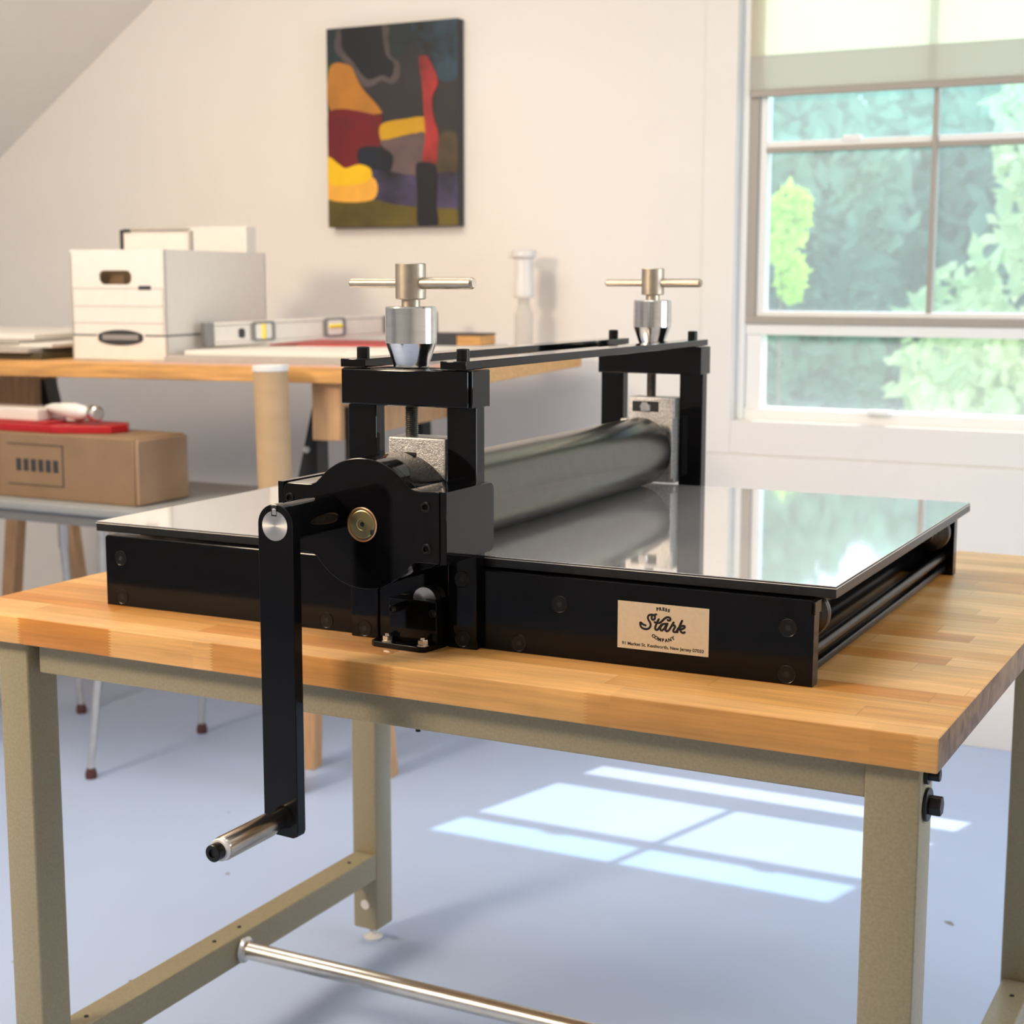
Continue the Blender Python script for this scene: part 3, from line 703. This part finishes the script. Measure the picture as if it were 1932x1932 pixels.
# ---------------------------------------------------------------- painting on the back wall
pt = empty('painting', (-2.76, WY, .72), 0, 'abstract painting of dark, red, orange and yellow shapes hanging on the back wall', 'painting')
PX0, PX1, PZ0, PZ1 = -3.046, -2.482, .731, 1.461
PTB = (-2.76, WY, .72)
MB().box(PX0, PX1, WY-.042, WY, PZ0, PZ1, .002).build('canvas', 'inkdark', pt, base=PTB)
def pcol(name, c, k=.2, s=14): M[name] = mat(name, c, .5, noise=k, nscale=s)
pcol('p_dark', (.018, .017, .020)); pcol('p_teal', (.008, .020, .024), .5); pcol('p_blk', (.001, .002, .006), .5); pcol('p_grey', (.07, .055, .055), .3)
pcol('p_orange', (.42, .17, .02), .12); pcol('p_red', (.13, .002, .006), .2); pcol('p_bred', (.32, .02, .02), .6, 9); pcol('p_yel', (.82, .50, .003), .05)
pcol('p_yel2', (.80, .40, .05), .12); pcol('p_yel3', (.55, .30, .004), .1); pcol('p_mauve', (.115, .075, .075), .3); pcol('p_purple', (.045, .035, .085), .9, 8)
pcol('p_ol', (.10, .075, .008), .35, 8); pcol('p_brown', (.06, .042, .018), .4); pcol('p_green', (.02, .05, .006), .4); pcol('p_navy', (.002, .006, .014), .5); pcol('p_blue', (.012, .035, .055), 1., 16)
layers = [
 ('p_dark', [(100, 150), (1215, 80), (1235, 1835), (150, 1830)]),
 ('p_teal', [(100, 150), (860, 100), (840, 300), (700, 420), (560, 470), (330, 460), (110, 490)]),
 ('p_blue', [(850, 100), (1215, 80), (1222, 560), (1080, 600), (980, 480), (880, 300)]),
 ('p_grey', [(240, 140), (180, 230), (180, 330), (240, 400), (300, 470), (360, 540), (440, 640), (520, 630), (580, 590), (680, 620), (740, 550), (730, 440), (660, 380), (640, 240), (610, 120)]),
 ('p_blk', [(260, 140), (235, 230), (250, 330), (340, 430), (420, 540), (490, 580), (590, 545), (660, 570), (690, 500), (685, 440), (630, 390), (600, 280), (585, 150), (570, 130)]),
 ('p_green', [(112, 480), (150, 480), (160, 850), (125, 850)]),
 ('p_orange', [(140, 470), (310, 460), (370, 560), (430, 660), (530, 770), (575, 830), (560, 870), (160, 845)]),
 ('p_red', [(130, 850), (560, 880), (595, 900), (580, 1160), (560, 1260), (400, 1340), (145, 1340)]),
 ('p_yel3', [(590, 960), (800, 915), (960, 910), (965, 1045), (860, 1040), (680, 1080), (595, 1100)]),
 ('p_mauve', [(580, 1110), (680, 1085), (860, 1045), (960, 1050), (950, 1300), (880, 1400), (680, 1400), (690, 1250)]),
 ('p_brown', [(1070, 1070), (1215, 1060), (1225, 1370), (1060, 1370)]),
 ('p_bred', [(900, 420), (940, 385), (980, 410), (1050, 560), (1055, 640), (1015, 740), (1025, 900), (1065, 1040), (1065, 1180), (1045, 1310), (940, 1300), (960, 1080), (945, 850), (930, 640)]),
 ('p_purple', [(500, 1350), (890, 1400), (1230, 1390), (1232, 1700), (900, 1660), (640, 1640), (520, 1600)]),
 ('p_ol', [(145, 1590), (400, 1600), (560, 1600), (700, 1640), (900, 1665), (1080, 1680), (1232, 1700), (1235, 1840), (150, 1830)]),
 ('p_navy', [(395, 1250), (400, 1170), (470, 1145), (590, 1155), (690, 1220), (685, 1330), (660, 1350), (520, 1330), (420, 1290)]),
 ('p_yel2', [(140, 1400), (520, 1400), (530, 1600), (150, 1590)]),
 ('p_yel', [(138, 1235), (220, 1280), (290, 1325), (380, 1300), (440, 1300), (505, 1335), (515, 1410), (440, 1460), (250, 1475), (140, 1440)]),
 ('p_blk', [(890, 1310), (930, 1285), (1020, 1295), (1055, 1340), (1065, 1500), (1060, 1650), (1070, 1838), (915, 1838), (905, 1600), (895, 1450)]),
]
ps = MB()
for i, (k, poly) in enumerate(layers):
    pts = []
    for (x, y) in poly:
        xl = 100+(y-155)*.033; xr = 1212+(y-85)*.0115; s_ = min(1, max(0, (x-xl)/(xr-xl)))
        yt = 155-(x-100)*.063; t_ = min(1, max(0, (y-yt)/(1830-yt)))
        pts.append((PX0+.0012+(PX1-PX0-.0024)*s_, PZ1-.0012-(PZ1-PZ0-.0024)*t_, 0))
    sm = pts if i == 0 else [(max(PX0+.0012, min(PX1-.0012, p.x)), max(PZ0+.0012, min(PZ1-.0012, p.y))) for p in smooth_line(pts, 5, True)]
    ps.mat(k); ps.prism([(p[0], p[1]) for p in sm], 'y', WY-.0422-.0003*i-.0003, WY-.042)
ps.build('painted_surface', None, pt, base=PTB)

# ---------------------------------------------------------------- back table on sawhorses
TH = R(8.8); TC = Vector((-1.815, 2.08, 0)); TZ = .281
TM = Matrix.Translation(TC) @ Matrix.Rotation(TH, 4, 'Z')
def tl(x, y, z): return TM @ Vector((x, y, z))
def tempty(name, x, y, z, rz=0, **k): return empty(name, tl(x, y, z), TH+rz, **k)
bt = tempty('long_table', -.9, .55, TZ, label='long wooden table top on sawhorses along the back wall', cat='table')
def lp(mb, name, mt, par, b): return mb.build(name, mt, par, base=b)
lp(MB().box(-2.45, .025, 0, 1.16, TZ-.046, TZ, .003), 'tabletop', 'wood', bt, (-.9, .55, TZ))
def sawhorse(xc, label, kl, kr):
    b = (xc, .55, FL)
    sw = tempty('sawhorse', *b, label=label, cat='sawhorse')
    lp(MB().box(xc-.046, xc+.046, .05, 1.04, .062, .234, .003), 'beam', 'woodleg', sw, b)
    for (y, sy) in ((.12, -1), (.97, 1)):
        br = MB()
        for sx in (-1, 1):
            br.prism([(xc+sx*.048, .16), (xc+sx*.060, .16), (xc+sx*.128, -.13), (xc+sx*.044, -.13)][::sx], 'y', y-.040, y+.040, .001)
        brk = lp(br, 'bracket', 'bracket', sw, b)
        for sx in (-1, 1):
            for zz in (.03, -.07): lp(MB().cyl((xc+sx*.078, y-.040, zz), (xc+sx*.078, y-.047, zz), .010, seg=24), 'bolt_head', 'cast', brk, b)
        for sx in (-1, 1):
            lgm = MB(); k = kr if sx > 0 else kl
            lgm.prism([(xc+sx*.050, -.02), (xc+sx*.105, -.02), (xc+sx*(.045+k), FL), (xc+sx*(k-.01), FL)][::sx], 'y', y-.03, y+.03, .002)
            lp(lgm, 'leg', 'woodleg', sw, b)
    return sw
s1 = sawhorse(-.438, 'wooden sawhorse with black brackets under the right end of the long table', .09, .135)
s2_ = sawhorse(-2.09, 'wooden sawhorse with black brackets under the left end of the long table', .17, .17)
s1['group'] = s2_['group'] = 'sawhorses under the long table'
# things on the table (boards, folders, level, box ...)
def stack_item(name, x0, x1, y0, y1, z0, z1, mt, label, cat, rz=0., group=None):
    c = ((x0+x1)/2, (y0+y1)/2, z0)
    mb = MB().box(x0-c[0], x1-c[0], y0-c[1], y1-c[1], 0, z1-z0, min(.002, (z1-z0)*.3))
    o = mb.build(name, mt); o.location = tl(*c)*U; o.rotation_euler = (0, 0, TH+rz)
    return tag(o, label, cat, group)
g = TZ
stack_item('board', -.997, -.12, .012, .95, g, g+.004, 'pink', 'large pinkish board lying flat at the front of the long table', 'board')
stack_item('portfolio', -.99, -.17, .06, .98, g+.004, g+.022, 'greyboard', 'grey flat portfolio under the red folder on the long table', 'portfolio', R(1.5))
stack_item('board', -.95, -.20, .13, 1.0, g+.022, g+.036, 'boxwhite', 'pale thick board lying between the grey portfolio and the red folder', 'board', R(-1))
stack_item('folder', -.90, -.47, .58, 1.02, g+.036, g+.041, 'red', 'red folder lying under the spirit level', 'folder', R(3))
stack_item('paper_sheet', -.43, -.22, .16, .56, g+.036, g+.040, 'paper', 'white sheet with a red edge beside the red folder', 'paper', R(4))
# spirit level, right end raised on a block
A = tl(-.965, .27, .3255); B_ = tl(-.50, 1.10, .350); dv = (B_-A); Ln = dv.length
ex = dv.normalized(); ey = Vector((0, 0, 1)).cross(ex).normalized(); ez = ex.cross(ey)
LM = Matrix((ex, ey, ez)).transposed().to_4x4(); LM.translation = A*U
lv = bpy.data.objects.new('spirit_level', None); col.objects.link(lv); lv.matrix_world = LM
tag(lv, 'long aluminium spirit level with yellow vials standing on edge over the red folder', 'spirit level')
def lvp(mb, name, mt=None, par=None): return mb.build(name, mt, par or lv)
lvp(MB().box(.03, Ln-.03, -.012, .012, .010, .062, .001).box(.03, Ln-.03, -.015, .015, 0, .009, .001).box(.03, Ln-.03, -.015, .015, .063, .072, .001), 'body', 'alu')
lvp(MB().box(0, .032, -.017, .017, -.002, .074, .004), 'end_cap', 'greyplastic'); lvp(MB().box(Ln-.032, Ln, -.017, .017, -.002, .074, .004), 'end_cap', 'greyplastic')
for xv, vert in ((.215, True), (.50, False), (Ln-.2, True)):
    hs_ = lvp(MB().prism(rrect(xv-.045, xv+.045, .006, .070, .012), 'y', -.0185, .0185), 'vial_housing', 'greyplastic')
    lvp(MB().prism(rrect(xv-.030, xv+.030, .014, .062, .008), 'y', -.0195, .0195), 'vial_block', 'clear', hs_)
    v = MB().cyl((xv, -.020, .014), (xv, -.020, .062), .006, seg=24) if vert else MB().cyl((xv-.026, -.020, .042), (xv+.026, -.020, .042), .006, seg=24)
    lvp(v, 'vial', 'yellow', hs_)
lvp(MB().prism(rrect(.135-.012, .135+.012, .020, .050, .008), 'y', -.013, .013), 'hang_hole', 'inkdark')
# wood block, cylinder, bottle
wbk = tempty('wood_block', -.30, .85, g+.036, label='light wood block with a black front and top lying behind the press knob', cat='block')
b = (-.30, .85, g+.036)
lp(MB().box(-.43, -.215, .78, .93, g+.037, g+.070, .002), 'body', 'wood', wbk, b); lp(MB().box(-.432, -.300, .777, .932, g+.0365, g+.072, .001), 'black_end', 'inkdark', wbk, b); lp(MB().box(-.432, -.213, .777, .932, g+.0705, g+.0755, .001), 'black_top', 'inkdark', wbk, b)
bo = Vector((-2.165, 3.17, TZ)); bott = empty('squeeze_bottle', bo, 0, 'tall translucent bottle with a white upper half standing by the wall right of the painting', 'bottle')
MB().lathe([(.030, 0), (.034, .004), (.034, .14), (.022, .165), (.020, .20)], bo, seg=24).build('bottle_body', 'plastic_clear', bott, base=bo)
MB().lathe([(.034, .19), (.038, .20), (.036, .25), (.033, .27), (.033, .325), (.045, .335), (.045, .355), (.030, .36)], bo, seg=24).box(bo.x-.060, bo.x-.01, bo.y-.012, bo.y+.012, bo.z+.33, bo.z+.352, .004).build('white_top', 'hose', bott, base=bo)

# archive box with papers in it
bb = (-1.004, .115, TZ); BW, BD, BH = .340, .66, .345
ab = tempty('archive_box', *bb, label='white cardboard archive box with handhold, open on the long table', cat='box')
x0, x1, y0, y1 = bb[0]-BW, bb[0], bb[1], bb[1]+BD
k = .007
bx = MB().mat('boxwhite')
hx0, hx1, hz0, hz1 = x0+.092, x0+.232, TZ+.238, TZ+.281
# front panel with handhold slot
bx.box(x0, hx0+.012, y0, y0+k, TZ, TZ+BH); bx.box(hx1-.012, x1, y0, y0+k, TZ, TZ+BH)
bx.box(hx0+.012, hx1-.012, y0, y0+k, TZ, hz0); bx.box(hx0+.012, hx1-.012, y0, y0+k, hz1, TZ+BH)
for (cxx, sgx) in ((hx0+.012, 1), (hx1-.012, -1)):
    for (czz, sgz) in ((hz0, 1), (hz1, -1)):
        rr_ = .018
        fil = [(cxx, czz)]+[(cxx+sgx*rr_*(1-math.cos(a)), czz+sgz*rr_*(1-math.sin(a))) for a in [math.pi/2*i/6 for i in range(7)]]
        bx.prism(fil, 'y', y0, y0+k)
bx.box(x0, x0+k, y0, y1, TZ, TZ+BH-.008); bx.box(x1-k, x1, y0, y1, TZ, TZ+BH); bx.box(x0, x1, y1-k, y1, TZ, TZ+BH-.008); bx.box(x0, x1, y0, y1, TZ, TZ+k)
lp(bx, 'box_body', None, ab, bb)
bs_ = MB().mat('boxline')
for za in (TZ+.078,):
    bs_.box(x0+.002, x0+.09, y0-.001, y0+.001, za, za+.006); bs_.box(x0+.262, x1, y0-.001, y0+.001, za, za+.006); bs_.box(x1-.001, x1+.001, y0, y1, za, za+.006)
bs_.mat('boxlight')
for za in (TZ+.225, TZ+.170, TZ+.118): bs_.box(x0+.006, x1-.01, y0-.001, y0+.001, za, za+.003)
bs_.box(x0+.006, x0+.009, y0-.001, y0+.001, TZ+.085, TZ+.225); bs_.box(x1-.013, x1-.010, y0-.001, y0+.001, TZ+.085, TZ+.225)
bs_.mat('inkdark')
cxl, czl = x0+.175, TZ+.074
el = [(cxl+.080*(1 if abs(math.cos(a)) > .93 else abs(math.cos(a))/.93)*(1 if math.cos(a) > 0 else -1), czl+.024*math.sin(a)*(1.0)) for a in [2*math.pi*i/40 for i in range(40)]]
bs_.prism(el, 'y', y0-.0022, y0); bs_.box(x0+.245, x0+.288, y0-.0015, y0, TZ+.222, TZ+.234)
bs_.mat('boxgrey'); bs_.box(cxl-.064, cxl+.064, y0-.0028, y0-.002, czl-.007, czl+.009)
lp(bs_, 'printing', None, ab, bb)
lp(MB().box(x0+.03, hx0+.068, y0+.05, y0+.16, TZ+k, TZ+.30), 'inner_divider', 'card', ab, bb)
def inbox(name, xa, xb, ya, yb, za, zb, mt, label, cat):
    return stack_item(name, xa, xb, ya, yb, za, zb, mt, label, cat)
fr_ = tempty('picture_frame', x0+.2, y0+.2, TZ+.02, label='black cornered white frame standing upright in the archive box', cat='frame')
fb_ = (x0+.2, y0+.2, TZ+.02)
lp(MB().box(x0+.075, x0+.322, y0+.19, y0+.20, TZ+.02, TZ+.410, .002), 'backing', 'paper', fr_, fb_)
lp(MB().box(x0+.066, x0+.078, y0+.184, y0+.204, TZ+.02, TZ+.412, .003).box(x0+.078, x0+.105, y0+.184, y0+.204, TZ+.404, TZ+.414, .003), 'corner_profile', 'inkdark', fr_, fb_)
lp(MB().box(x0+.105, x0+.315, y0+.184, y0+.204, TZ+.408, TZ+.416, .002).box(x0+.315, x0+.325, y0+.184, y0+.204, TZ+.02, TZ+.408, .003), 'edge_profile', 'greyboard', fr_, fb_)
stack_item('paper_sheaf', x0+.09, x0+.322, y0+.56, y0+.63, TZ+.02, TZ+.432, 'paper', 'white sheaf of paper standing in the back of the archive box', 'paper')
stack_item('paper_sheaf', x0+.02, x0+.17, y0+.40, y0+.45, TZ+.02, TZ+.30, 'paper', 'short sheaf of paper inside the archive box, seen through its handhold', 'paper')
# pile of boards left of the box
pile = [(-2.35, -1.45, .10, .95, .000, .022, 'dkolive', 'dark olive folder at the bottom of the pile left of the archive box', 'folder', 0),
        (-2.38, -1.50, .06, .95, .022, .036, 'greyboard', 'grey board second from the bottom in the pile left of the archive box', 'board', 2),
        (-2.36, -1.44, .16, 1.0, .036, .048, 'boxwhite', 'off-white board in the middle of the pile left of the archive box', 'board', -1),
        (-2.40, -1.60, .12, 1.0, .048, .058, 'greyboard', 'grey mat board high in the pile left of the archive box', 'board', 4),
        (-2.45, -1.62, .20, 1.05, .058, .074, 'paper', 'white paper pad topmost in the pile left of the archive box', 'paper', 6)]
for p in pile:
    stack_item({'folder': 'folder', 'board': 'board', 'paper': 'paper_pad'}[p[8]], p[0], p[1], p[2], p[3], g+p[4], g+p[5], p[6], p[7], p[8], R(p[9]))

# cardboard tube leaning in front of the long table
tb0 = Vector((-2.285, 1.88, FL)); tb1 = Vector((-2.328, 1.89, .284))
tu = empty('cardboard_tube', tb0, 0, 'tall brown cardboard mailing tube with white cap leaning before the long table', 'tube')
MB().cyl(tb0+Vector((0, 0, .003)), tb1, .0500, seg=40).build('tube_body', 'cardtube', tu, base=tb0)
dd = (tb1-tb0).normalized()
MB().lathe([(.0512, 0), (.0522, .002), (.0522, .016), (.0510, .018), (.043, .018), (.041, .012)], tb1-dd*.010, dd, seg=40).build('end_cap', 'hose', tu, base=tb0)

# small grey table with the carton
ct = empty('side_table', (-3.1, 2.0, FL), 0, 'low grey topped table on chrome legs under the brown carton', 'table')
cb0 = (-3.1, 2.0, FL)
MB().box(-3.75, -2.62, 1.69, 2.33, -.158, -.130, .008, 3).build('tabletop', 'tabletopgrey', ct, base=cb0)
for (xa, ya, xb, yb) in ((-2.865, 1.77, -2.898, 1.713), (-2.865, 2.24, -2.91, 2.262), (-3.47, 2.24, -3.44, 2.262), (-3.47, 1.77, -3.44, 1.713)):
    mid = Vector((xa*.35+xb*.65, ya*.35+yb*.65, -.60))
    lg = MB().cyl((xa, ya, -.158), (xa, ya, -.38), .021, .019, seg=24).cyl((xa, ya, -.38), (xb, yb, FL+.03), .015, .011, seg=24).build('leg', 'chrome', ct, base=cb0)
    MB().lathe([(.017, 0), (.018, .015), (.013, .032)], (xb, yb, FL), seg=24).build('rubber_tip', 'tip', lg, base=cb0)
MB().box(-3.60, -2.76, 1.72, 1.74, -.195, -.158, .003).build('apron', 'greyplastic', ct, base=cb0)
ca0 = (-3.05, 1.9, -.130)
ca = empty('carton', ca0, 0, 'brown cardboard carton with printed panel lying on the low grey table', 'box')
MB().box(-3.42, -2.725, 1.755, 1.99, -.130, .072, .006, 2).build('carton_body', 'card', ca, base=ca0)
MB().box(-2.7252, -2.7125, 1.758, 1.987, -.126, .067, .004, 2).build('end_flap', 'cardend', ca, base=ca0)
pr_ = MB().mat('inkdark')
pr_.box(-3.225, -3.0, 1.7535, 1.755, .036, .0385); pr_.box(-3.225, -3.0, 1.7535, 1.755, -.088, -.0855)
pr_.box(-3.004, -3.0, 1.7535, 1.755, -.088, .038)
for xx in (-3.19, -3.16, -3.13, -3.10, -3.07, -3.04): pr_.box(xx, xx+.019, 1.7535, 1.755, -.045, -.008)
pr_.build('printing', None, ca, base=ca0)
rc0 = Vector((-3.2, 1.9, .072))
rc = empty('tool_case', rc0, 0, 'flat red plastic case lying on top of the brown carton', 'case')
MB().prism([(-3.60, 1.765), (-3.05, 1.765), (-2.885, 1.84), (-2.872, 1.90), (-2.93, 1.975), (-3.60, 1.975)], 'z', .072, .096, .004).build('case_body', 'redcase', rc, base=rc0)
MB().box(-3.55, -3.10, 1.80, 1.96, .096, .101, .003).build('lid_panel', 'redcase', rc, base=rc0)
wt0 = Vector((-3.06, 1.88, .101))
wt = empty('hand_tool', wt0, 0, 'white plastic hand tool lying on the red case', 'tool')
MB().lathe([(.004, 0), (.014, .03), (.022, .09), (.026, .13), (.022, .17), (.012, .19)], wt0+Vector((-.12, 0, .040)), (1, -.1, -.06), seg=20).build('tool_body', 'hose', wt, base=wt0)
MB().lathe([(.018, 0), (.024, .006), (.024, .03), (.018, .036)], wt0+Vector((.075, -.01, .028)), (1, -.3, 0), seg=20).build('nozzle', 'chrome', wt, base=wt0)
MB().box(-3.085, -3.045, 1.862, 1.892, .101, .130, .006).build('grip', 'hose', wt, base=wt0)
wb0 = Vector((-3.36, 1.9, .101))
tag(MB().box(-3.62, -3.17, 1.83, 1.95, .101, .137, .003).build('white_packet', 'boxwhite', base=wb0), 'off-white flat packet lying on the red case, left of the hand tool', 'packet')
# all long-table parts were drawn square to the table; bring them under their turned parents
